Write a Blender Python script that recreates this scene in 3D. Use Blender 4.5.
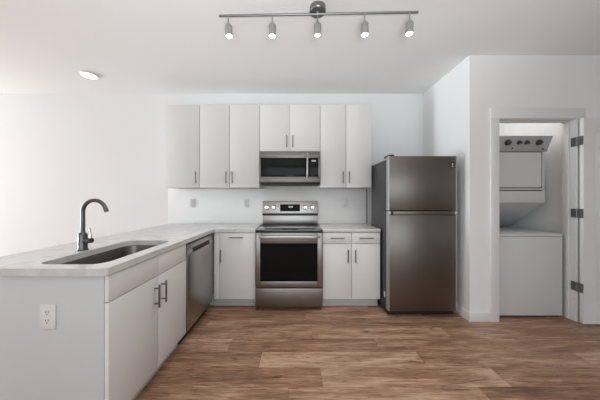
import bpy, bmesh, math, random
from mathutils import Vector, Matrix
random.seed(7)
for o in list(bpy.data.objects):
    bpy.data.objects.remove(o)
SC = bpy.context.scene
COL = SC.collection
R = math.radians

# ------------------------------------------------------------------ camera, world, light, exposure
CAMZ = 1.26
cd = bpy.data.cameras.new('camera'); cam = bpy.data.objects.new('camera', cd); COL.objects.link(cam)
cam.location = (0, 0, CAMZ); cam.rotation_euler = (R(90), 0, 0)
cd.sensor_width = 36; cd.lens = 36 * 230 / 600; cd.shift_x = 4 / 600; cd.shift_y = -1 / 600
cd.clip_start = .05; cd.clip_end = 100
SC.camera = cam
SC.view_settings.view_transform = 'Standard'; SC.view_settings.look = 'None'
SC.view_settings.gamma = 1; SC.view_settings.use_curve_mapping = False
SC.view_settings.exposure = 0.0
W = bpy.data.worlds.new('sky'); SC.world = W; W.use_nodes = True
W.node_tree.nodes['Background'].inputs[0].default_value = (.85, .92, 1, 1)
W.node_tree.nodes['Background'].inputs[1].default_value = .6

ROOM_L, ROOM_R, ROOM_REAR, BACK, CEIL = -9.0, 6.5, -3.4, 3.24, 2.743

def area(name, loc, rot, sx, sy, power, color=(1, 1, 1)):
    l = bpy.data.lights.new(name, 'AREA'); l.shape = 'RECTANGLE'; l.size = sx; l.size_y = sy
    l.energy = power; l.color = color
    o = bpy.data.objects.new(name, l); COL.objects.link(o); o.location = loc; o.rotation_euler = rot
    return o
# daylight coming in through the windows of the left and the rear wall, plus an upward fill
POW = dict(far=240, rear=88, leftup=265, ceiling_fill=185, spot=9, closet=4.8, world=.34)
W.node_tree.nodes['Background'].inputs[1].default_value = POW['world']
DAY = (.885, .955, 1)
area('daylight_left_far', (ROOM_L - .14, 2.3, 1.35), (0, R(-90), 0), 2.3, 1.7, POW['far'], DAY)
area('left_upward_fill', (ROOM_L - .14, 2.3, .9), (0, R(-130), 0), 1.2, 1.7, POW['leftup'], DAY)  # added lamp at the left window, tilted up to brighten the ceiling
area('daylight_rear', (.1, ROOM_REAR - .14, 1.35), (R(90), 0, 0), 6.0, 2.1, POW['rear'], DAY)
# unseen spot added behind the camera to brighten the ceiling
fl = bpy.data.lights.new('ceiling_fill_spot', 'SPOT'); fl.energy = POW['ceiling_fill']; fl.spot_size = R(104); fl.spot_blend = .55; fl.shadow_soft_size = .4; fl.color = (.95, .985, 1)
flo = bpy.data.objects.new('ceiling_fill_spot', fl); COL.objects.link(flo); flo.location = (.1, -.5, 1.0)
flo.rotation_euler = Vector((0, .55, 1)).to_track_quat('-Z', 'Y').to_euler()

# ------------------------------------------------------------------ materials
def mat(name, color, rough=.5, metal=0.0, spec=.5, coat=0.0, emit=None, estr=0.0):
    m = bpy.data.materials.new(name); m.use_nodes = True
    b = m.node_tree.nodes['Principled BSDF']
    b.inputs['Base Color'].default_value = (*color, 1)
    b.inputs['Roughness'].default_value = rough
    b.inputs['Metallic'].default_value = metal
    b.inputs['Specular IOR Level'].default_value = spec
    b.inputs['Coat Weight'].default_value = coat
    if emit:
        b.inputs['Emission Color'].default_value = (*emit, 1)
        b.inputs['Emission Strength'].default_value = estr
    return m

def nt(m): return m.node_tree.nodes, m.node_tree.links, m.node_tree.nodes['Principled BSDF']

def mottled(name, c1, c2, rough, scale=(6, 6, 6), metal=0.0, spec=.5, bump=0.0, detail=4, rvar=0.0):
    """procedural noise between two close tones, optional fine bump"""
    m = mat(name, c1, rough, metal, spec)
    N, L, b = nt(m)
    tc = N.new('ShaderNodeTexCoord'); mp = N.new('ShaderNodeMapping')
    mp.inputs['Scale'].default_value = scale
    no = N.new('ShaderNodeTexNoise'); no.inputs['Scale'].default_value = 1; no.inputs['Detail'].default_value = detail
    mx = N.new('ShaderNodeMix'); mx.data_type = 'RGBA'
    mx.inputs[6].default_value = (*c1, 1); mx.inputs[7].default_value = (*c2, 1)
    L.new(tc.outputs['Object'], mp.inputs['Vector']); L.new(mp.outputs['Vector'], no.inputs['Vector'])
    L.new(no.outputs['Fac'], mx.inputs[0]); L.new(mx.outputs[2], b.inputs['Base Color'])
    if rvar:
        mr = N.new('ShaderNodeMapRange'); mr.inputs['To Min'].default_value = rough - rvar; mr.inputs['To Max'].default_value = rough + rvar
        L.new(no.outputs['Fac'], mr.inputs['Value']); L.new(mr.outputs['Result'], b.inputs['Roughness'])
    if bump:
        bp = N.new('ShaderNodeBump'); bp.inputs['Strength'].default_value = bump; bp.inputs['Distance'].default_value = .001
        L.new(no.outputs['Fac'], bp.inputs['Height']); L.new(bp.outputs['Normal'], b.inputs['Normal'])
    return m

M = {}
M['wall'] = mottled('white wall paint', (.84, .84, .84), (.86, .86, .86), .85, (90, 90, 90), spec=.2, bump=.04)
M['ceiling'] = mottled('ceiling paint', (.87, .87, .87), (.88, .88, .88), .9, (120, 120, 120), spec=.1, bump=.05)
M['trim'] = mat('trim paint', (.765, .765, .765), .4)
M['cab'] = mottled('white cabinet finish', (.76, .76, .755), (.77, .77, .765), .42, (4, 4, 30), spec=.4)
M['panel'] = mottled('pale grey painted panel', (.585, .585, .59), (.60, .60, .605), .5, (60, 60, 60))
M['cabside'] = mat('cabinet carcass', (.72, .72, .72), .5)
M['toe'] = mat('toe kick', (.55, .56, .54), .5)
M['splash'] = mat('backsplash panel', (.88, .88, .88), .25)
M['steel'] = mottled('brushed stainless steel', (.40, .385, .37), (.46, .44, .425), .33, (1, 1, 160), metal=1, rvar=.05)
M['fridgesteel'] = mottled('fridge stainless steel', (.18, .167, .153), (.21, .194, .178), .34, (160, 160, 1), metal=1, rvar=.05)
M['sinksteel'] = mottled('sink steel', (.20, .18, .165), (.25, .23, .21), .35, (60, 60, 60), metal=1, rvar=.06)
M['headnickel'] = mat('satin nickel spot head', (.42, .415, .405), .45, .8)
M['mwsteel'] = mottled('microwave stainless steel', (.175, .17, .162), (.21, .204, .195), .38, (1, 1, 160), metal=1, rvar=.05)
M['steeldark'] = mottled('dark brushed stainless steel', (.25, .235, .222), (.30, .285, .27), .33, (1, 1, 160), metal=1, rvar=.05)
M['edge'] = mat('bright steel edge', (.62, .62, .62), .35, 1)
M['cap'] = mat('silver edge with painted light', (.36, .36, .355), .45, .4)  # cap silver, with light caught on the rounded door edges put into it
M['chrome'] = mat('chrome', (.80, .80, .80), .12, 1)
M['gun'] = mat('gunmetal faucet finish', (.13, .13, .13), .28, 1)
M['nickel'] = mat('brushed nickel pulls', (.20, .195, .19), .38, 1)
M['tracknickel'] = mat('brushed nickel lamp', (.26, .257, .25), .42, 1)
M['fridgeside'] = mottled('grey fridge side', (.036, .036, .036), (.044, .044, .044), .42, (40, 40, 40))
M['dark'] = mat('black plastic', (.012, .012, .012), .45)
M['glass'] = mat('black oven glass', (.004, .004, .004), .06, spec=.12)
M['mwglass'] = mat('black microwave glass', (.010, .010, .010), .12, spec=.15)
M['cooktop'] = mat('black ceramic cooktop', (.030, .027, .025), .10, spec=.8, coat=.6)
M['ring'] = mat('burner ring print', (.10, .10, .10), .2)
M['plate'] = mat('white outlet plastic', (.72, .72, .72), .35)
M['white'] = mat('white plastic', (.78, .78, .78), .35)
M['appl'] = mat('white appliance enamel', (.63, .63, .63), .35)
M['applgrey'] = mat('grey appliance control panel', (.42, .42, .42), .4)
M['seal'] = mat('grey rubber seal', (.17, .17, .17), .6)
M['knobdark'] = mat('dark knob', (.06, .06, .06), .35)
M['hinge'] = mat('satin nickel hinge', (.17, .17, .17), .4, .6)
M['bulb'] = mat('lit lamp face', (1, 1, 1), .5, emit=(1, .95, .86), estr=6)
M['bulbwarm'] = mat('lit warm lamp face', (1, 1, 1), .5, emit=(1, .84, .55), estr=1.5)
M['disc'] = mat('lit ceiling diffuser', (1, 1, 1), .5, emit=(1, 1, 1), estr=2.5)
M['lcd'] = mat('lit display digits', (.6, .65, .65), .4, emit=(.8, .9, .9), estr=.9)
M['sticker'] = mat('printed white sticker', (.75, .75, .75), .5)

def quartz():
    m = mat('white quartz with faint grey veins', (.72, .71, .69), .12, spec=.5)
    N, L, b = nt(m)
    tc = N.new('ShaderNodeTexCoord')
    n1 = N.new('ShaderNodeTexNoise'); n1.inputs['Scale'].default_value = 2.2; n1.inputs['Detail'].default_value = 8
    n1.inputs['Distortion'].default_value = 1.6
    cr = N.new('ShaderNodeValToRGB')
    e = cr.color_ramp.elements
    e[0].position = .36; e[0].color = (.70, .695, .68, 1)
    e[1].position = .47; e[1].color = (.62, .61, .595, 1)
    x = e.new(.53); x.color = (.70, .695, .68, 1)
    x = e.new(.75); x.color = (.67, .66, .645, 1)
    n2 = N.new('ShaderNodeTexNoise'); n2.inputs['Scale'].default_value = 160; n2.inputs['Detail'].default_value = 2
    mx = N.new('ShaderNodeMix'); mx.data_type = 'RGBA'; mx.blend_type = 'MULTIPLY'; mx.inputs[0].default_value = .12
    L.new(tc.outputs['Object'], n1.inputs['Vector']); L.new(tc.outputs['Object'], n2.inputs['Vector'])
    L.new(n1.outputs['Fac'], cr.inputs['Fac']); L.new(cr.outputs['Color'], mx.inputs[6]); L.new(n2.outputs['Color'], mx.inputs[7])
    L.new(mx.outputs[2], b.inputs['Base Color'])
    return m
M['quartz'] = quartz()

def wood():
    m = mat('brown oak vinyl planks', (.25, .15, .1), .38, spec=.35)
    N, L, b = nt(m)
    at = N.new('ShaderNodeAttribute'); at.attribute_name = 'plank'      # x: tone, y,z: grain offsets
    sp = N.new('ShaderNodeSeparateColor'); L.new(at.outputs['Color'], sp.inputs[0])
    tc = N.new('ShaderNodeTexCoord')
    off = N.new('ShaderNodeVectorMath'); off.operation = 'MULTIPLY_ADD'
    off.inputs[1].default_value = (0, 37, 91)
    L.new(at.outputs['Color'], off.inputs[0]); L.new(tc.outputs['Object'], off.inputs[2])
    def noise(sc, detail, dist=0, rough=.6):
        mp = N.new('ShaderNodeMapping'); mp.inputs['Scale'].default_value = sc
        n = N.new('ShaderNodeTexNoise'); n.inputs['Scale'].default_value = 1
        n.inputs['Detail'].default_value = detail; n.inputs['Distortion'].default_value = dist; n.inputs['Roughness'].default_value = rough
        L.new(off.outputs[0], mp.inputs['Vector']); L.new(mp.outputs['Vector'], n.inputs['Vector'])
        return n
    broad = noise((1.6, 11, 1), 3, .8)
    grain = noise((5, 70, 1), 6, 1.2, .7)
    knots = noise((2.6, 22, 1), 5, 2.8, .65)
    tone = N.new('ShaderNodeValToRGB'); t = tone.color_ramp.elements
    t[0].position = 0; t[0].color = (.15, .078, .046, 1)
    t[1].position = 1; t[1].color = (.66, .45, .32, 1)
    k = t.new(.5); k.color = (.36, .205, .128, 1)
    s1 = N.new('ShaderNodeMath'); s1.operation = 'MULTIPLY_ADD'; s1.inputs[1].default_value = 1.5; s1.inputs[2].default_value = -.75
    L.new(broad.outputs['Fac'], s1.inputs[0])
    s2 = N.new('ShaderNodeMath'); s2.operation = 'ADD'; L.new(s1.outputs[0], s2.inputs[0]); L.new(sp.outputs[0], s2.inputs[1])
    s3 = N.new('ShaderNodeMath'); s3.operation = 'MULTIPLY_ADD'; s3.inputs[1].default_value = 1.6; s3.inputs[2].default_value = -.80
    L.new(grain.outputs['Fac'], s3.inputs[0])
    s4 = N.new('ShaderNodeMath'); s4.operation = 'ADD'; L.new(s2.outputs[0], s4.inputs[0]); L.new(s3.outputs[0], s4.inputs[1])
    L.new(s4.outputs[0], tone.inputs['Fac'])
    kr = N.new('ShaderNodeValToRGB'); e = kr.color_ramp.elements
    e[0].position = .30; e[0].color = (.38, .33, .31, 1); e[1].position = .46; e[1].color = (1, 1, 1, 1)
    L.new(knots.outputs['Fac'], kr.inputs['Fac'])
    mx = N.new('ShaderNodeMix'); mx.data_type = 'RGBA'; mx.blend_type = 'MULTIPLY'; mx.inputs[0].default_value = 1
    L.new(tone.outputs['Color'], mx.inputs[6]); L.new(kr.outputs['Color'], mx.inputs[7])
    L.new(mx.outputs[2], b.inputs['Base Color'])
    bp = N.new('ShaderNodeBump'); bp.inputs['Strength'].default_value = .15; bp.inputs['Distance'].default_value = .001
    L.new(grain.outputs['Fac'], bp.inputs['Height']); L.new(bp.outputs['Normal'], b.inputs['Normal'])
    return m
M['wood'] = wood()

# ------------------------------------------------------------------ builders
def world_loc(o):
    v = Vector((0, 0, 0))
    while o is not None:
        v += o.location; o = o.parent
    return v

class MB:
    """collects shapes (world coordinates) and links them as ONE mesh object"""
    def __init__(s): s.bm = bmesh.new()
    def box(s, x0, x1, y0, y1, z0, z1, bev=0.0, seg=2, only=None):
        r = bmesh.ops.create_cube(s.bm, size=1)
        vs = r['verts']
        for v in vs:
            v.co = Vector(((x0 + x1) / 2 + v.co.x * (x1 - x0), (y0 + y1) / 2 + v.co.y * (y1 - y0), (z0 + z1) / 2 + v.co.z * (z1 - z0)))
        if bev:
            es = list({e for v in vs for e in v.link_edges})
            if only: es = [e for e in es if only(e)]
            bmesh.ops.bevel(s.bm, geom=es, offset=bev, segments=seg, affect='EDGES', profile=.5)
        return s
    def cyl(s, p0, p1, r0, r1=None, n=20, caps=True):
        p0, p1 = Vector(p0), Vector(p1); r1 = r0 if r1 is None else r1
        d = p1 - p0; q = d.to_track_quat('Z', 'Y').to_matrix()
        rings = []
        for p, r in ((p0, r0), (p1, r1)):
            rings.append([s.bm.verts.new(p + q @ Vector((r * math.cos(2 * math.pi * i / n), r * math.sin(2 * math.pi * i / n), 0))) for i in range(n)])
        for i in range(n):
            s.bm.faces.new((rings[0][i], rings[0][(i + 1) % n], rings[1][(i + 1) % n], rings[1][i]))
        if caps:
            s.bm.faces.new(rings[0][::-1]); s.bm.faces.new(rings[1])
        return s
    def lathe(s, c, axis, prof, n=28):
        """prof: list of (distance along axis, radius) from centre c"""
        c = Vector(c); a = Vector(axis).normalized(); q = a.to_track_quat('Z', 'Y').to_matrix()
        rings = []
        for t, r in prof:
            rings.append([s.bm.verts.new(c + a * t + q @ Vector((r * math.cos(2 * math.pi * i / n), r * math.sin(2 * math.pi * i / n), 0))) for i in range(n)])
        for k in range(len(rings) - 1):
            for i in range(n):
                s.bm.faces.new((rings[k][i], rings[k][(i + 1) % n], rings[k + 1][(i + 1) % n], rings[k + 1][i]))
        s.bm.faces.new(rings[0][::-1]); s.bm.faces.new(rings[-1])
        return s
    def tube(s, pts, r, n=14):
        """tube along a planar or gently bent path; r number or list"""
        pts = [Vector(p) for p in pts]; rs = r if isinstance(r, list) else [r] * len(pts)
        rings = []; up = None
        for i, p in enumerate(pts):
            t = (pts[min(i + 1, len(pts) - 1)] - pts[max(i - 1, 0)]).normalized()
            if up is None:
                up = Vector((0, 0, 1)) if abs(t.z) < .9 else Vector((0, 1, 0))
            a = t.cross(up).normalized(); up = a.cross(t).normalized()
            rings.append([s.bm.verts.new(p + rs[i] * (a * math.cos(2 * math.pi * k / n) + up * math.sin(2 * math.pi * k / n))) for k in range(n)])
        for k in range(len(rings) - 1):
            for i in range(n):
                s.bm.faces.new((rings[k][i], rings[k][(i + 1) % n], rings[k + 1][(i + 1) % n], rings[k + 1][i]))
        s.bm.faces.new(rings[0][::-1]); s.bm.faces.new(rings[-1])
        return s
    def prism(s, loop, vec, bev=0.0):
        """loop of points extruded along vec"""
        a = [s.bm.verts.new(p) for p in loop]; b = [s.bm.verts.new(Vector(p) + Vector(vec)) for p in loop]
        n = len(loop); fs = [s.bm.faces.new(a[::-1]), s.bm.faces.new(b)]
        for i in range(n): fs.append(s.bm.faces.new((a[i], a[(i + 1) % n], b[(i + 1) % n], b[i])))
        if bev:
            es = list({e for f in fs for e in f.edges})
            bmesh.ops.bevel(s.bm, geom=es, offset=bev, segments=2, affect='EDGES', profile=.5)
        return s
    def build(s, name, m, parent=None, smooth=True, label=None):
        off = world_loc(parent) if parent is not None else Vector((0, 0, 0))
        bmesh.ops.translate(s.bm, verts=s.bm.verts, vec=-off)
        bmesh.ops.recalc_face_normals(s.bm, faces=s.bm.faces)
        me = bpy.data.meshes.new(name); s.bm.to_mesh(me); s.bm.free()
        me.materials.append(m)
        if smooth:
            me.polygons.foreach_set('use_smooth', [True] * len(me.polygons))
            me.set_sharp_from_angle(angle=R(38))
        o = bpy.data.objects.new(name, me); COL.objects.link(o)
        if parent is not None: o.parent = parent
        if label: o['label'] = label
        return o

def tag(o, label, cat, group=None):
    o['label'] = label; o['category'] = cat
    if group: o['group'] = group
    return o
def thing(name, loc, label, cat, group=None):
    o = bpy.data.objects.new(name, None); COL.objects.link(o); o.location = loc
    o.empty_display_size = .1
    return tag(o, label, cat, group)
def struct(name, mb, m, parent=None):
    o = mb.build(name, m, parent)
    if parent is None: o['kind'] = 'structure'
    return o
def copy_tree(o, loc=None, parent=None):
    c = o.copy(); COL.objects.link(c)
    if parent is not None: c.parent = parent
    if loc is not None: c.location = loc
    for ch in list(o.children): copy_tree(ch, None, c)
    return c

def pull(parent, c, axis, normal, length=.15, r=.0062, off=.032):
    """bar pull: a bar on two posts, centre c on the face of the front"""
    c = Vector(c); a = Vector(axis); n = Vector(normal)
    b = MB(); k = c + n * off
    b.cyl(k - a * length / 2, k + a * length / 2, r, n=12)
    for s in (-1, 1):
        q = c + a * (s * length * .34)
        b.cyl(q, q + n * off, r * .8, n=10)
    return b.build('handle', M['nickel'], parent, label='slim brushed metal bar handle')

# ------------------------------------------------------------------ setting
def floor_mesh():
    bm = bmesh.new(); lay = bm.loops.layers.float_color.new('plank')
    pw, pl, y0 = .178, 1.27, 1.54
    known = {2: (-.57, {0: .42, -1: .62, 1: .50}), 1: (-.28, {0: .80, -1: .42, 1: .55}), 0: (.18, {0: .66, -1: .45, 1: .40}),
             3: (.15, {0: .62, -1: .55}), 4: (-.9, {0: .52, 1: .42}), -1: (-.05, {0: .62, -1: .45})}
    k0 = math.floor((ROOM_REAR - y0) / pw); k1 = math.ceil((BACK - y0) / pw)
    rnd = random.Random(3)
    for k in range(k0, k1):
        ya, yb = max(y0 + k * pw, ROOM_REAR), min(y0 + (k + 1) * pw, BACK)
        off, tones = known.get(k, (rnd.uniform(0, pl), {}))
        j0 = math.floor((ROOM_L - off) / pl)
        for j in range(j0, j0 + 15):
            xa, xb = max(off + j * pl, ROOM_L), min(off + (j + 1) * pl, ROOM_R)
            if xb - xa < .01: continue
            g = .0009
            tone = tones.get(j, rnd.uniform(.30, .66))
            c = (tone, rnd.random(), rnd.random(), 1)
            vs = [bm.verts.new(p) for p in ((xa + g, ya + g, 0), (xb - g, ya + g, 0), (xb - g, yb - g, 0), (xa + g, yb - g, 0))]
            f = bm.faces.new(vs)
            for l in f.loops: l[lay] = c
    # slab under the planks, its top just below the gaps
    r = bmesh.ops.create_cube(bm, size=1)
    for v in r['verts']:
        v.co = Vector(((ROOM_L + ROOM_R) / 2 + v.co.x * (ROOM_R - ROOM_L + .3), (ROOM_REAR + BACK) / 2 + v.co.y * (BACK - ROOM_REAR + .3), -.0515 + v.co.z * .10))
        for f in v.link_faces:
            for l in f.loops: l[lay] = (-.3, 0, 0, 1)
    me = bpy.data.meshes.new('floor'); bm.to_mesh(me); bm.free(); me.materials.append(M['wood'])
    o = bpy.data.objects.new('floor', me); COL.objects.link(o); o['kind'] = 'structure'
    return o
floor_mesh()
T = .12
struct('ceiling', MB().box(ROOM_L - T, ROOM_R + T, ROOM_REAR - T, BACK + T, CEIL, CEIL + .12), M['ceiling'])
struct('wall_back', MB().box(ROOM_L - T, ROOM_R + T, BACK, BACK + T, 0, CEIL), M['wall'])
def wall_with_openings(axis, at, thick, a0, a1, openings):
    """openings: (a, b, z0, z1) along the wall"""
    b = MB()
    def bx(a, c, z0, z1):
        if c - a < 1e-4 or z1 - z0 < 1e-4: return
        if axis == 'x': b.box(min(at, at + thick), max(at, at + thick), a, c, z0, z1)
        else: b.box(a, c, min(at, at + thick), max(at, at + thick), z0, z1)
    p = a0
    for (s, e, z0, z1) in openings:
        bx(p, s, 0, CEIL); bx(s, e, 0, z0); bx(s, e, z1, CEIL); p = e
    bx(p, a1, 0, CEIL)
    return b
LW = [(1.2, 3.1, .2, 2.5)]
RW = [(-2.95, 3.15, .25, 2.45)]
struct('wall_left', wall_with_openings('x', ROOM_L, -T, ROOM_REAR - T, BACK, LW), M['wall'])
struct('wall_rear', wall_with_openings('y', ROOM_REAR, -T, ROOM_L, ROOM_R, RW), M['wall'])
struct('wall_right', MB().box(ROOM_R, ROOM_R + T, ROOM_REAR - T, BACK, 0, CEIL), M['wall'])
def window(n, axis, at, a, c, z0, z1):
    b = MB(); w = .05
    def bx(p, q, u, v):
        if axis == 'x': b.box(at - .09, at - .03, p, q, u, v)
        else: b.box(p, q, at - .09, at - .03, u, v)
    bx(a, a + w, z0, z1); bx(c - w, c, z0, z1); bx(a + w, c - w, z0, z0 + w); bx(a + w, c - w, z1 - w, z1)
    m_ = (a + c) / 2; bx(m_ - w / 2, m_ + w / 2, z0 + w, z1 - w)
    struct('window_%d' % n, b, M['trim'])
for i, q in enumerate(LW): window(i + 1, 'x', ROOM_L, *q)
window(2, 'y', ROOM_REAR, *RW[0])

# closet block beside the fridge
FX, FY = 1.79, 2.371                      # corner of the block
OX0, OX1, OZ = 2.09, 2.875, 2.08          # closet opening
wt = .115
struct('wall_side', MB().box(FX, FX + wt, FY + wt, BACK, 0, CEIL), M['wall'])
struct('wall_front', wall_with_openings('y', FY, wt, FX, ROOM_R, [(OX0 - .02, OX1 + .02, 0, OZ + .02)]), M['wall'])
struct('wall_closet', MB().box(2.935, 2.935 + wt, FY + wt, BACK, 0, CEIL), M['wall'])
# door frame: jambs in the opening, casing round it
jb = MB(); jb.box(OX0 - .02, OX0, FY - .002, FY + wt + .002, 0, OZ); jb.box(OX1, OX1 + .02, FY - .002, FY + wt + .002, 0, OZ)
jb.box(OX0 - .02, OX1 + .02, FY - .002, FY + wt + .002, OZ, OZ + .02)
struct('trim_1', jb, M['trim'])
cs = MB(); cw = .095; cy0, cy1 = FY - .016, FY
cs.box(OX0 - cw, OX0 - .006, cy0, cy1, 0, OZ + .006, .003); cs.box(OX1 + .006, OX1 + cw, cy0, cy1, 0, OZ + .006, .003)
cs.box(OX0 - cw, OX1 + cw, cy0, cy1, OZ + .006, OZ + cw + .02, .003)
struct('trim_2', cs, M['trim'])
# door stop inside the frame
ds = MB(); ds.box(OX1 - .011, OX1, FY + .05, FY + .085, 0, OZ, .002); ds.box(OX0, OX0 + .011, FY + .05, FY + .085, 0, OZ, .002); ds.box(OX0 + .011, OX1 - .011, FY + .05, FY + .085, OZ - .011, OZ, .002)
struct('trim_3', ds, M['trim'])
def baseboard(name, x0, x1, y0, y1):
    b = MB(); b.box(x0, x1, y0, y1, 0, .092, .003); 
    struct(name, b, M['trim'])
baseboard('baseboard_front', FX - .014, OX0 - cw, FY - .014, FY)
baseboard('baseboard_side', FX - .014, FX, FY, BACK)
baseboard('baseboard_front_2', OX1 + cw, ROOM_R, FY - .014, FY)
baseboard('baseboard_back', ROOM_L, -1.60, BACK - .014, BACK)
baseboard('baseboard_left', ROOM_L, ROOM_L + .014, ROOM_REAR + .014, BACK - .014)
baseboard('baseboard_rear', ROOM_L, ROOM_R - .014, ROOM_REAR, ROOM_REAR + .014)
baseboard('baseboard_right', ROOM_R - .014, ROOM_R, ROOM_REAR, FY - .014)
# closet door folded right back against the wall
dy0, dy1, dx0, dx1 = 2.292, 2.327, 2.868, 3.645
dz0, dz1 = .012, 2.07
d = MB(); d.box(dx0, dx1, dy0 + .008, dy1, dz0, dz1, .001)
st = .117
d.box(dx0, dx0 + st, dy0, dy0 + .008, dz0, dz1); d.box(dx1 - st, dx1, dy0, dy0 + .008, dz0, dz1)
for z0, z1 in ((dz0, .245), (1.02, 1.14), (1.945, dz1)): d.box(dx0 + st, dx1 - st, dy0, dy0 + .008, z0, z1)
door = struct('door_1', d, M['trim'])
for zc in (1.848, 1.115, .364):
    h = MB()
    h.box(dx0 - .0025, dx0, dy0 + .002, dy0 + .033, zc - .046, zc + .046, .004, only=lambda e: abs(e.verts[0].co.x - e.verts[1].co.x) > .001)
    h.box(OX1 - .0025, OX1, FY + .002, FY + .034, zc - .046, zc + .046, .004, only=lambda e: abs(e.verts[0].co.x - e.verts[1].co.x) > .001)
    h.cyl((OX1 - .008, FY - .020, zc - .046), (OX1 - .008, FY - .020, zc + .046), .0075, n=12)
    h.box(OX1 - .010, OX1 - .004, dy0 + .028, FY + .004, zc - .044, zc + .044)
    h.build('hinge', M['hinge'], door, label='satin metal door hinge')
kb = MB(); kb.lathe((dx1 - .065, dy0, .95), (0, -1, 0), [(0, .03), (.006, .03), (.01, .012), (.03, .012), (.04, .026), (.055, .027), (.062, .018)])
kb.build('door_knob', M['hinge'], door)
# backsplash sheet on the wall behind the counter
CT = .918                                  # counter top height
struct('trim_4', MB().box(-1.79, .985, BACK - .012, BACK, CT + .0005, 1.40, .001), M['splash'])

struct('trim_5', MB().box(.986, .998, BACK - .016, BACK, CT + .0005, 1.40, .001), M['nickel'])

# ------------------------------------------------------------------ upper cabinets
UF, UB = 2.912, BACK
def upper(x0, x1, z0, z1, splits, label, pulls):
    t = thing('upper_cabinet', ((x0 + x1) / 2, (UF + UB) / 2, z0), label, 'cabinet', 'white upper cabinets')
    MB().box(x0 + .001, x1 - .001, UF + .021, UB - .0015, z0, z1 - .001, .001).build('body', M['cab'], t)
    xs = [x0] + splits + [x1]
    for i in range(len(xs) - 1):
        a, b = xs[i] + .0034, xs[i + 1] - .0034
        dd = MB().box(a, b, UF, UF + .02, z0 + .002, z1 - .002, .0015).build('door', M['cab'], t)
        s = pulls[i]
        xc = b - .035 if s == 'r' else a + .035
        pull(dd, (xc, UF, z0 + .125), (0, 0, 1), (0, -1, 0))
    return t
U0, U1 = 1.405, 2.455
upper(-1.655, -1.222, U0, U1, [], 'tall single-door white upper cabinet at the left end of the row', ['r'])
upper(-1.222, -.462, U0, U1, [-.842], 'tall two-door white upper cabinet left of the microwave', ['r', 'l'])
upper(-.462, .306, 1.861, U1, [-.078], 'short two-door white upper cabinet directly above the microwave', ['r', 'l'])
upper(.306, .955, U0, U1, [.632], 'tall two-door white upper cabinet between microwave and fridge', ['r', 'l'])

# ------------------------------------------------------------------ base cabinets
BF = 2.632                                  # door faces on the back run
CB = CT - .038                              # underside of the worktops
def toe_box(b, x0, x1, y0, y1): return b.box(x0, x1, y0, y1, .001, .108)
# right: two drawers over two doors
rx0, rx1, rm = .305, .965, .636
t = thing('base_cabinet', ((rx0 + rx1) / 2, 2.93, 0), 'white base cabinet with two drawers over two doors, right of the range', 'cabinet', 'white base cabinets')
MB().box(rx0 + .001, rx1 - .001, BF + .021, BACK - .013, .108, CB - .0005).build('body', M['cab'], t)
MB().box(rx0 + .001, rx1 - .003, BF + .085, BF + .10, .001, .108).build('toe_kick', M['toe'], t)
for a, b_, hx in ((rx0, rm, .594), (rm, rx1, .676)):
    dr = MB().box(a + .0028, b_ - .0028, BF, BF + .02, .753, CB - .004, .0015).build('drawer', M['cab'], t)
    pull(dr, ((a + b_) / 2, BF, .815), (1, 0, 0), (0, -1, 0), .16)
    dd = MB().box(a + .0028, b_ - .0028, BF, BF + .02, .115, .745, .0015).build('door', M['cab'], t)
    pull(dd, (hx, BF, .61), (0, 0, 1), (0, -1, 0))
# left: one tall front in the corner
lx0, lx1 = -.875, -.463
t = thing('base_cabinet', ((lx0 + lx1) / 2, 2.93, 0), 'white base cabinet with one tall front, between dishwasher and range', 'cabinet', 'white base cabinets')
MB().box(lx0 - .06, lx1 - .001, BF + .021, BACK - .013, .108, CB - .0005).build('body', M['cab'], t)
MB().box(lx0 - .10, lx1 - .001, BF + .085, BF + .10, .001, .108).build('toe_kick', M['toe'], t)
MB().box(-.938, lx0 - .002, BF + .002, BF + .02, .115, CB - .004, .0015).build('filler_strip', M['cab'], t)
dd = MB().box(lx0 + .002, lx1 - .003, BF, BF + .02, .115, CB - .004, .0015).build('door', M['cab'], t)
pull(dd, (-.680, BF, .822), (1, 0, 0), (0, -1, 0), .16)
pull(dd, (-.858, BF, .61), (0, 0, 1), (0, -1, 0))

# peninsula: sink cabinet, face at PX looking right
PX, PN, PFAR = -.94, 1.15, 1.968
t = thing('sink_cabinet', (-1.25, 1.55, 0), 'white sink cabinet at the near end of the peninsula, with two doors and false fronts', 'cabinet', 'white base cabinets')
MB().box(-1.55, PX - .021, PN + .019, PFAR - .001, .108, .60).build('body', M['cab'], t)
pb = MB()                                   # carcass rails and back around the bowl
pb.box(PX - .04, PX - .0205, PN + .019, PFAR - .001, .60, CB - .0005); pb.box(-1.55, -1.53, PN + .019, PFAR - .001, .60, CB - .0005)
pb.box(-1.53, PX - .04, PFAR - .02, PFAR - .001, .60, CB - .0005)
pb.build('rail', M['cab'], t)
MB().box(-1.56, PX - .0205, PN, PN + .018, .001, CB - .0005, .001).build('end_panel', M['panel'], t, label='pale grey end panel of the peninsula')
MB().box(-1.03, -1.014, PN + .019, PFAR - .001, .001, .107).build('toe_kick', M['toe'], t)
mid = 1.569
for a, b_, hy in ((PN + .001, mid, mid - .04), (mid, PFAR, mid + .04)):
    MB().box(PX - .02, PX, a + .002, b_ - .002, .7415, CB - .004, .0015).build('false_front', M['cab'], t)
    dd = MB().box(PX - .02, PX, a + .002, b_ - .002, .115, .7365, .0015).build('door', M['cab'], t)
    pull(dd, (PX, hy, .615), (0, 0, 1), (1, 0, 0), .15)

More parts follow.
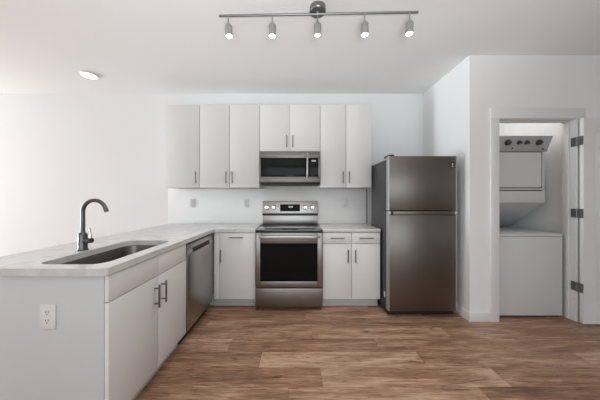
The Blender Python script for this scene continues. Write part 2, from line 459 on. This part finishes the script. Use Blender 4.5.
# peninsula back panel (bar side) closes off dishwasher and corner
t = thing('corner_cabinet', (-1.3, 2.9, 0), 'white blind corner cabinet under the bend of the worktop', 'cabinet', 'white base cabinets')
MB().box(-1.55, lx0 - .10, BF + .105, BACK - .016, .001, CB - .0005).build('body', M['cab'], t)
MB().box(-1.57, -1.552, PN + .019, BACK - .016, .001, CB - .0005).build('back_panel', M['cab'], t)

# ------------------------------------------------------------------ dishwasher
wy0, wy1 = 1.984, 2.60
t = thing('dishwasher', (-1.23, 2.29, 0), 'stainless steel dishwasher in the peninsula beside the corner', 'dishwasher')
MB().box(-1.53, PX - .03, wy0 + .003, wy1 - .003, .10, CB - .004).build('tub', M['dark'], t)
MB().box(-1.03, -1.012, wy0 + .003, wy1 - .003, .001, .10).build('toe_kick', M['dark'], t)
dw = MB(); dw.box(PX - .028, PX - .002, wy0 + .006, wy1 - .006, .105, .775, .004)
dw.box(PX - .028, PX - .002, wy0 + .006, wy1 - .006, .815, CB - .018, .004)
dw.box(PX - .028, PX - .002, wy0 + .006, wy0 + .11, .775, .815); dw.box(PX - .028, PX - .002, wy1 - .10, wy1 - .006, .775, .815)
dr = dw.build('door', M['steel'], t)
MB().box(PX - .0275, PX - .024, wy0 + .11, wy1 - .10, .775, .815).build('pocket_handle', M['dark'], dr)
MB().box(-1.2, PX - .012, wy0 + .004, wy1 - .004, CB - .017, CB - .005).build('control_strip', M['dark'], t)

# ------------------------------------------------------------------ worktops
def rounded_rect(x0, x1, y0, y1, r, n=8):
    pts = []
    for cx, cy, a0 in ((x1 - r, y1 - r, 0), (x0 + r, y1 - r, 90), (x0 + r, y0 + r, 180), (x1 - r, y0 + r, 270)):
        for k in range(n + 1):
            a = R(a0 + 90 * k / n); pts.append((cx + r * math.cos(a), cy + r * math.sin(a)))
    return pts
def slab(name, outer, hole, z0, z1):
    b = MB(); bm = b.bm
    loops = []
    for pts in ([outer] + ([hole] if hole else [])):
        vs = [bm.verts.new((x, y, z0)) for x, y in pts]
        loops += [bm.edges.new((vs[i], vs[(i + 1) % len(vs)])) for i in range(len(vs))]
    bmesh.ops.triangle_fill(bm, edges=loops, use_beauty=True, use_dissolve=False)
    r = bmesh.ops.extrude_face_region(bm, geom=list(bm.faces))
    bmesh.ops.translate(bm, verts=[v for v in r['geom'] if isinstance(v, bmesh.types.BMVert)], vec=(0, 0, z1 - z0))
    o = b.build(name, M['quartz'])
    md = o.modifiers.new('edge', 'BEVEL'); md.width = .009; md.segments = 4; md.limit_method = 'ANGLE'; md.angle_limit = R(50); md.harden_normals = False
    return o
CX = PX + .008; PE = 1.132
near_corner = []
rc = .02
for k in range(5):
    a = R(-90 + 90 * k / 4); near_corner.append((CX - rc + rc * math.cos(a), PE + rc + rc * math.sin(a)))
outer = near_corner + [(CX, BF - .012), (-.4635, BF - .012), (-.4635, BACK - .0125), (-1.76, BACK - .0125), (-1.76, PE)]
SX0, SX1, SY0, SY1 = -1.375, -1.02, 1.205, 1.90
w = slab('worktop', outer, rounded_rect(SX0, SX1, SY0, SY1, .07)[::-1], CB, CT)
tag(w, 'long L-shaped white stone worktop of the peninsula, with the sink cut into it', 'countertop', 'white stone worktops')
w = slab('worktop', [(.3025, BF - .012), (.968, BF - .012), (.968, BACK - .0125), (.3025, BACK - .0125)], None, CB, CT)
tag(w, 'short white stone worktop between the range and the fridge', 'countertop', 'white stone worktops')

# sink bowl under the cut-out
t = thing('sink', ((SX0 + SX1) / 2, (SY0 + SY1) / 2, .62), 'undermount stainless steel sink bowl set in the peninsula worktop', 'sink')
b = MB(); bm = b.bm
def loop_at(g, z, r): return [bm.verts.new((x, y, z)) for x, y in rounded_rect(SX0 - g, SX1 + g, SY0 - g, SY1 + g, r)]
rings = [loop_at(.016, CB - .0012, .08), loop_at(-.001, CB - .0012, .07), loop_at(-.004, CB - .01, .068), loop_at(-.008, .69, .065), loop_at(-.014, .672, .06), loop_at(-.03, .664, .05), loop_at(-.12, .660, .02)]
for i in range(len(rings) - 1):
    n = len(rings[i])
    for k in range(n): bm.faces.new((rings[i][k], rings[i][(k + 1) % n], rings[i + 1][(k + 1) % n], rings[i + 1][k]))
bm.faces.new(rings[-1])
bowl = b.build('bowl', M['sinksteel'], t)
md = bowl.modifiers.new('sheet', 'SOLIDIFY'); md.thickness = .0012; md.offset = -1
MB().lathe(((SX0 + SX1) / 2, (SY0 + SY1) / 2, .6605), (0, 0, 1), [(0, .045), (.002, .045), (.003, .04), (.001, .03)]).build('drain', M['chrome'], t)

# faucet: gooseneck over the bowl, lever towards the room
fx, fy = -1.432, 1.545
t = thing('faucet', (fx, fy, CT), 'tall gunmetal gooseneck faucet standing behind the sink', 'faucet')
MB().lathe((fx, fy, CT), (0, 0, 1), [(0, .031), (.004, .031), (.008, .027), (.012, .026), (.10, .026), (.112, .022), (.118, .015)]).build('base', M['gun'], t)
pts = []; rr = .078; zt = CT + .118
pts += [(fx, fy, zt - .01), (fx, fy, zt + .05), (fx, fy, zt + .10), (fx, fy, zt + .135)]
zc = zt + .137
for k in range(0, 15):
    a = R(180 - 165 * k / 14)
    pts.append((fx + rr + rr * math.cos(a), fy, zc + rr * math.sin(a)))
e = Vector(pts[-1]); dirn = (e - Vector(pts[-2])).normalized()
pts.append(tuple(e + dirn * .02))
MB().tube(pts, [.0125] * (len(pts) - 2) + [.0135, .0135], 16).build('spout', M['gun'], t)
lv = MB(); lv.cyl((fx + .018, fy - .004, CT + .062), (fx + .070, fy - .012, CT + .066), .019, .0165)
stem = lv.build('valve', M['gun'], t)
MB().tube([(fx + .060, fy - .011, CT + .075), (fx + .060, fy - .010, CT + .10), (fx + .054, fy - .008, CT + .13), (fx + .050, fy - .008, CT + .150)], [.008, .009, .0085, .007], 12).build('lever', M['chrome'], t)

# ------------------------------------------------------------------ range
gx0, gx1, gf = -.459, .300, 2.578
t = thing('range', ((gx0 + gx1) / 2, 2.9, 0), 'freestanding stainless steel electric range with black oven window and rear control panel', 'stove')
MB().box(gx0 + .002, gx1 - .002, gf + .042, BACK - .03, .03, .892, .002).build('body', M['dark'], t)
MB().box(gx0 + .015, gx1 - .015, gf + .10, BACK - .05, .001, .03).build('base', M['dark'], t)
ck = MB().box(gx0, gx1, gf + .004, BACK - .115, .893, .913, .003).build('cooktop', M['cooktop'], t)
for bx_, by_, br in ((-.27, 2.77, .115), (.115, 2.77, .095), (-.27, 3.0, .08), (.115, 3.0, .105), (-.08, 3.04, .06)):
    rg = MB(); n = 40
    for r0 in (br, br * .62):
        a = [rg.bm.verts.new((bx_ + r0 * math.cos(2 * math.pi * i / n), by_ + r0 * math.sin(2 * math.pi * i / n), .9133)) for i in range(n)]
        c = [rg.bm.verts.new((bx_ + (r0 - .003) * math.cos(2 * math.pi * i / n), by_ + (r0 - .003) * math.sin(2 * math.pi * i / n), .9133)) for i in range(n)]
        for i in range(n): rg.bm.faces.new((a[i], a[(i + 1) % n], c[(i + 1) % n], c[i]))
    rg.build('burner_ring', M['ring'], ck)
# oven door: steel frame round a black window, bar handle
od = MB(); dz0_, dz1_ = .268, .880
wx0, wx1, wz0, wz1 = -.402, .242, .335, .762
od.box(gx0 + .002, gx1 - .002, gf + .004, gf + .04, dz0_, dz1_, .003)
od.box(gx0 + .002, wx0, gf, gf + .006, dz0_, dz1_, .002); od.box(wx1, gx1 - .002, gf, gf + .006, dz0_, dz1_, .002)
od.box(wx0, wx1, gf, gf + .006, dz0_, wz0, .001); od.box(wx0, wx1, gf, gf + .006, wz1, dz1_, .001)
door_o = od.build('oven_door', M['steeldark'], t)
MB().box(wx0, wx1, gf + .0025, gf + .0045, wz0, wz1).build('window', M['glass'], door_o, label='black glass oven window')
hp = []
for k in range(25):
    u = -1 + 2 * k / 24
    hp.append(((gx0 + gx1) / 2 + u * .345, gf - .05 + .035 * max(0, abs(u) - .80) / .20 * max(0, abs(u) - .80) / .20, .838 + .004 * (1 - u * u)))
hb = MB().tube(hp, .0115, 14)
for s in (0, -1):
    p = Vector(hp[s]); hb.cyl(p + Vector((0, -.004, 0)), (p.x, gf + .002, p.z), .012, n=14)
hb.build('handle', M['edge'], door_o, label='bright curved bar handle of the oven door')
MB().box(gx0 + .002, gx1 - .002, gf + .002, gf + .04, .048, .256, .003).build('storage_drawer', M['steeldark'], t)
# backguard
bgf = BACK - .115
bg = MB(); bg.box(gx0, gx1, bgf + .05, BACK - .03, .90, 1.06, .002)
bguard = bg.build('backguard', M['steel'], t)
cp = MB(); py0 = bgf + .012
cp.prism([(gx0, py0, 1.062), (gx0, py0 + .028, 1.232), (gx0, BACK - .03, 1.232), (gx0, BACK - .03, 1.062)], (gx1 - gx0, 0, 0), .004)
cpo = cp.build('control_panel', M['steel'], t)
MB().box(gx0 + .002, gx1 - .002, py0 - .010, BACK - .04, 1.036, 1.061, .001).build('lower_lip', M['dark'], t)
def on_panel(z): return py0 + .028 * (z - 1.062) / .17
dsp = MB(); za, zb = 1.092, 1.188
dsp.prism([(-.218, on_panel(za) - .002, za), (-.218, on_panel(zb) - .002, zb), (-.218, on_panel(zb) + .004, zb), (-.218, on_panel(za) + .004, za)], (.272, 0, 0))
dsp = dsp.build('display', M['mwglass'], cpo, label='black touch display with lit digits')
for x_ in (-.100, -.086, -.069, -.055):
    dg = MB(); y_ = on_panel(1.152) - .0035
    w_, h_ = .009, .018
    for (p, q, u, v) in ((0, w_, 0, .002), (0, w_, h_ - .002, h_), (0, .002, 0, h_), (w_ - .002, w_, 0, h_)):
        dg.box(x_ + p, x_ + q, y_ - .0008, y_ + .0012, 1.143 + u, 1.143 + v)
    dg.build('digit', M['lcd'], dsp)
for x_ in (-.395, -.305, .128, .225):
    kn = MB(); z_ = 1.145
    kn.lathe((x_, on_panel(z_) + .004, z_), (0, -1, .10), [(0, .036), (.004, .036), (.007, .031), (.010, .027), (.030, .025), (.034, .022)])
    kn.box(x_ - .005, x_ + .005, on_panel(z_) - .042, on_panel(z_) - .026, z_ - .022, z_ + .026, .002)
    kn.build('knob', M['chrome'], cpo, label='polished burner knob')

# ------------------------------------------------------------------ microwave
mx0, mx1, mf = -.4575, .3015, 2.872
t = thing('microwave', ((mx0 + mx1) / 2, 3.05, 1.44), 'over-the-range stainless steel microwave with black glass door, hung under the short cabinet', 'microwave')
MB().box(mx0 + .003, mx1 - .003, mf + .03, BACK - .013, 1.452, 1.858, .002).build('body', M['dark'], t)
vs_ = MB(); vs_.box(mx0, mx1, mf + .004, mf + .06, 1.775, 1.857, .003)
vs_.build('vent_panel', M['mwsteel'], t)
dm = MB(); gx_ = .170
dm.box(mx0, mx1, mf, mf + .03, 1.468, 1.538, .003); dm.box(mx0, mx0 + .016, mf, mf + .03, 1.538, 1.773, .002); dm.box(mx1 - .022, mx1, mf, mf + .03, 1.538, 1.773, .002)
mdoor = dm.build('door_frame', M['mwsteel'], t)
MB().box(mx0 + .016, gx_ - .002, mf + .002, mf + .028, 1.538, 1.773, .001).build('door_glass', M['mwglass'], t, label='black glass microwave door')
mcp = MB().box(gx_, mx1 - .022, mf + .002, mf + .028, 1.538, 1.773, .001).build('control_panel', M['mwglass'], t, label='black microwave keypad')
for x_ in (.198, .211, .226, .239):
    dg = MB()
    for (p, q, u, v) in ((0, .007, 0, .002), (0, .007, .012, .014), (0, .002, 0, .014), (.005, .007, 0, .014)):
        dg.box(x_ + p, x_ + q, mf + .0005, mf + .0025, 1.731 + u, 1.731 + v)
    dg.build('digit', M['lcd'], mcp)
MB().box(mx0 + .012, mx1 - .012, mf + .025, BACK - .05, 1.436, 1.4515, .003).build('vent_underside', M['dark'], t)
mh = MB(); hx_ = .141; pts = []
for k in range(21):
    u = -1 + 2 * k / 20
    pts.append((hx_, mf - .045 + .02 * abs(u) ** 6, 1.668 + u * .15))
mh.tube(pts, .0105, 14)
for z_ in (1.668 - .15, 1.668 + .15): mh.cyl((hx_, mf - .028, z_), (hx_, mf + .006, z_), .013, n=14)
mh.build('handle', M['steel'], t, label='polished vertical bar handle')

# ------------------------------------------------------------------ fridge
rx0, rx1, rf = .978, 1.708, 2.432
t = thing('refrigerator', ((rx0 + rx1) / 2, 2.8, 0), 'two-door stainless steel top-freezer refrigerator standing right of the counter', 'refrigerator')
MB().box(rx0 + .004, rx1 - .004, rf + .075, 2.995, .03, 1.690, .004).build('body', M['fridgeside'], t)
for x_ in (rx0 + .06, rx1 - .06):
    for y_ in (rf + .12, 2.95): MB().cyl((x_, y_, .0005), (x_, y_, .032), .02, n=14).build('foot', M['dark'], t)
MB().box(rx0 + .01, rx1 - .01, rf + .05, rf + .074, .018, .075, .002).build('kick_grille', M['dark'], t)
vert = lambda e: abs(e.verts[0].co.z - e.verts[1].co.z) > .05
def fdoor(name, z0, z1):
    b = MB(); b.box(rx0 + .006, rx1 - .010, rf, rf + .066, z0, z1, .003, 2)
    o = b.build(name, M['fridgesteel'], t)
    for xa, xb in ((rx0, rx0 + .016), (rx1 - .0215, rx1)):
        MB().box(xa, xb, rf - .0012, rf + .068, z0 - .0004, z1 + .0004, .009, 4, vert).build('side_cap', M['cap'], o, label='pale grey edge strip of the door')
    return o
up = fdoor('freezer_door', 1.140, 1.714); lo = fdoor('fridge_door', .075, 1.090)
hs = MB().box(rx0 + .012, rx1 - .012, rf + .004, rf + .066, 1.0905, 1.130, .003).build('recessed_handle', M['fridgesteel'], lo, label='recessed steel grip strip')
for x_ in (rx0, rx1 - .024): MB().box(x_ + .001, x_ + .023, rf - .002, rf + .066, 1.0905, 1.132, .003).build('handle_cap', M['edge'], lo)
MB().box(rx0 + .028, rx0 + .052, rf + .0005, rf + .004, 1.095, 1.128, .001).build('hinge_pin_cover', M['dark'], lo)
MB().box(rx0 + .012, rx0 + .07, rf + .02, rf + .16, 1.7145, 1.735, .006).build('hinge_cover', M['dark'], t)
sk = MB().box(1.632, 1.678, rf - .001, rf + .0005, 1.588, 1.652, .0002).build('energy_sticker', M['dark'], up, label='small black sticker with a pale mark')
mk = MB(); n = 24
a = [mk.bm.verts.new((1.655 + .007 * math.cos(2 * math.pi * i / n), rf - .0014, 1.628 + .015 * math.sin(2 * math.pi * i / n))) for i in range(n)]
mk.bm.faces.new(a); mk.box(1.638, 1.672, rf - .0014, rf - .0009, 1.600, 1.605)
mk.build('sticker_mark', M['sticker'], sk)
MB().box(rx0 + .0025, rx0 + .0042, rf + .10, rf + .135, .175, .235, .0003).build('side_label', M['sticker'], t, label='small white label low on the side')

# ------------------------------------------------------------------ outlets
def outlet(name, c, normal, label):
    """duplex receptacle; c on the wall face"""
    t = thing(name, c, label, 'outlet', 'white duplex outlets')
    c = Vector(c); n = Vector(normal); 
    b = MB(); b.box(c.x - .039, c.x + .039, c.y - .007, c.y - .0002, c.z - .061, c.z + .061, .003)
    b.build('cover_plate', M['plate'], t)
    for s in (.021, -.021):
        q = MB(); q.lathe((c.x, c.y - .005, c.z + s), (0, -1, 0), [(0, .0165), (.003, .0165), (.0038, .0155)], 24)
        rcp = q.build('receptacle', M['plate'], t)
        sl = MB()
        for dx in (-.0065, .0065): sl.box(c.x + dx - .0013, c.x + dx + .0013, c.y - .0093, c.y - .0085, c.z + s - .001, c.z + s + .009)
        sl.cyl((c.x, c.y - .0085, c.z + s - .008), (c.x, c.y - .0093, c.z + s - .008), .003, n=10)
        sl.build('slots', M['dark'], rcp)
    return t
first = outlet('outlet', (-1.236, PN, .674), (0, -1, 0), 'white duplex outlet on the end panel of the peninsula')
for x_, lb in ((-1.452, 'white duplex outlet on the backsplash at the far left, above the worktop corner'),
               (-.700, 'white duplex outlet on the backsplash just left of the range'),
               (.685, 'white duplex outlet on the backsplash right of the range')):
    c = copy_tree(first, (x_, BACK - .012, 1.200)); c['label'] = lb

# ------------------------------------------------------------------ stacked washer and dryer in the closet
lx0, lx1, lf = 2.150, 2.826, 2.440
lb_ = 3.17
t = thing('laundry_center', ((lx0 + lx1) / 2, 2.85, 0), 'white stacked washer and dryer standing in the open closet', 'washer dryer')
MB().box(lx0 + .01, lx1 - .01, lf + .03, lb_ - .01, .001, .025).build('base', M['dark'], t)
MB().box(lx0, lx1, lf, lb_, .022, .862, .006).build('washer_cabinet', M['appl'], t)
MB().box(lx0 - .002, lx1 + .002, lf - .004, lb_, .8635, .892, .006).build('washer_top', M['appl'], t)
MB().box(lx0 + .06, lx1 - .06, lf + .03, lf + .42, .892, .900, .004).build('washer_lid', M['appl'], t)
df, drx = 2.605, 2.818
dlx = lx0 + .014
MB().box(dlx, drx, df, lb_, 1.215, 1.797, .006).build('dryer_cabinet', M['appl'], t)
sp = MB(); sp.prism([(dlx, df + .02, 1.214), (dlx, lb_ - .13, .8925), (dlx, lb_, .8925), (dlx, lb_, 1.214)], (drx - dlx, 0, 0))
sp.build('support_column', M['appl'], t)
MB().box(dlx + .02, drx - .062, df - .022, df - .0045, 1.392, 1.782, .018, 4, lambda e: abs(e.verts[0].co.y - e.verts[1].co.y) > .005).build('dryer_door', M['appl'], t)
MB().box(dlx + .010, drx - .033, df - .004, df - .0005, 1.381, 1.792, .0015).build('door_seal', M['seal'], t, label='grey seal round the dryer door')
MB().box(dlx + .004, drx - .004, df - .008, df - .0005, 1.222, 1.350, .002).build('lower_panel', M['appl'], t)
MB().box(dlx + .006, drx - .030, df - .003, df - .0005, 1.3505, 1.361).build('seam', M['dark'], t)
cp = MB(); ct_, cb2 = 1.956, 1.798
cp.prism([(dlx - .008, df - .012, cb2), (dlx - .008, df - .075, ct_), (dlx - .008, df + .12, ct_), (dlx - .008, df + .12, cb2)], (drx - dlx + .022, 0, 0), .003)
cpo = cp.build('control_panel', M['applgrey'], t, label='grey control panel with four dark knobs')
nrm = Vector((0, -.158, -.063)).normalized()
for px, rr_, nm in ((507.6, .034, 'knob'), (519, .024, 'knob'), (526.6, .024, 'knob'), (538.8, .034, 'knob')):
    zk = 1.890; yk = df - .012 - .063 * (zk - cb2) / .158
    xk = (px - 296) / 230 * yk
    MB().lathe((xk, yk + .002, zk), nrm, [(0, rr_), (.006, rr_), (.009, rr_ * .8), (.028, rr_ * .72), (.031, rr_ * .6)]).build(nm, M['knobdark'], cpo)
for px, zk in ((512.2, 1.832), (542.6, 1.822)):
    yk = df - .012 - .063 * (zk - cb2) / .158
    MB().lathe(((px - 296) / 230 * yk, yk + .001, zk), nrm, [(0, .009), (.006, .009), (.008, .006)], 14).build('button', M['dark'], cpo)

# closet lamp on the closet ceiling (behind the door header)
t = thing('closet_light', (2.42, 2.72, CEIL), 'flush white ceiling lamp inside the laundry closet', 'ceiling light')
MB().lathe((2.42, 2.72, CEIL - .0005), (0, 0, -1), [(0, .10), (.03, .10)]).build('base', M['white'], t)
MB().lathe((2.42, 2.72, CEIL - .0305), (0, 0, -1), [(0, .098), (.03, .09), (.05, .05)]).build('diffuser', M['disc'], t)
l = bpy.data.lights.new('closet_lamp', 'POINT'); l.energy = POW['closet']; l.shadow_soft_size = .08; l.color = (1, .98, .95)
lo_ = bpy.data.objects.new('closet_lamp', l); COL.objects.link(lo_); lo_.location = (2.42, 2.72, CEIL - .16)

# ------------------------------------------------------------------ ceiling lights
def downlight(x, y, label):
    t = thing('recessed_light', (x, y, CEIL), label, 'ceiling light', 'round ceiling downlights')
    MB().lathe((x, y, CEIL - .0003), (0, 0, -1), [(0, .082), (.014, .082), (.020, .077)], 40).build('trim_ring', M['trim'], t)
    MB().lathe((x, y, CEIL - .0205), (0, 0, -1), [(0, .075), (.003, .071)], 40).build('diffuser', M['disc'], t)
downlight(-2.455, 2.73, 'round flat white ceiling downlight at the far left, near the back wall')
A, Bp = Vector((-.600, 1.797, 2.690)), Vector((.934, 1.761, 2.690))
C = (A + Bp) / 2
t = thing('track_light', (C.x, C.y, CEIL), 'brushed nickel track light with five lit spot heads on the ceiling', 'ceiling light')
cn = MB(); cn.lathe((C.x, C.y, CEIL - .0005), (0, 0, -1), [(0, .062), (.036, .062), (.041, .058), (.042, .016), (.052, .012)], 32)
cn.build('canopy', M['tracknickel'], t)
u = (Bp - A).normalized()
MB().cyl(A, Bp, .0085, n=16).build('rail', M['tracknickel'], t)
for px, wm, tx, ty in ((227.6, 0, .10, -.10), (272.2, 0, .0, -.06), (317.6, 1, -.01, -.05), (364.4, 0, -.0, -.04), (408.6, 0, -.06, -.06)):
    k = (px - 296) / 230 * C.y
    p = A + u * ((k - A.x) / u.x)
    ax = Vector((tx, ty, -1)).normalized()
    hd = MB(); hd.cyl(p, p + Vector((0, 0, -.062)), .005, n=12)
    hd.lathe(p + Vector((0, 0, -.058)), ax, [(0, .008), (.006, .012), (.016, .012), (.022, .020), (.026, .027), (.030, .0285), (.113, .0285), (.113, .0255), (.101, .0255)], 28)
    ho = hd.build('spot_head', M['headnickel'], t)
    q = p + Vector((0, 0, -.058)) + ax * .1015
    MB().lathe(q, ax, [(0, .0252), (.006, .0245), (.010, .018)], 24).build('bulb', M['bulbwarm' if wm else 'bulb'], ho, label='lit bulb')
    l = bpy.data.lights.new('spot_lamp', 'SPOT'); l.energy = POW['spot']; l.spot_size = R(120); l.spot_blend = .8; l.shadow_soft_size = .022
    l.color = (1, .84, .62) if wm else (1, .93, .82)
    so = bpy.data.objects.new('spot_lamp', l); COL.objects.link(so); so.location = q + ax * .03
    so.rotation_euler = ax.to_track_quat('-Z', 'Y').to_euler()
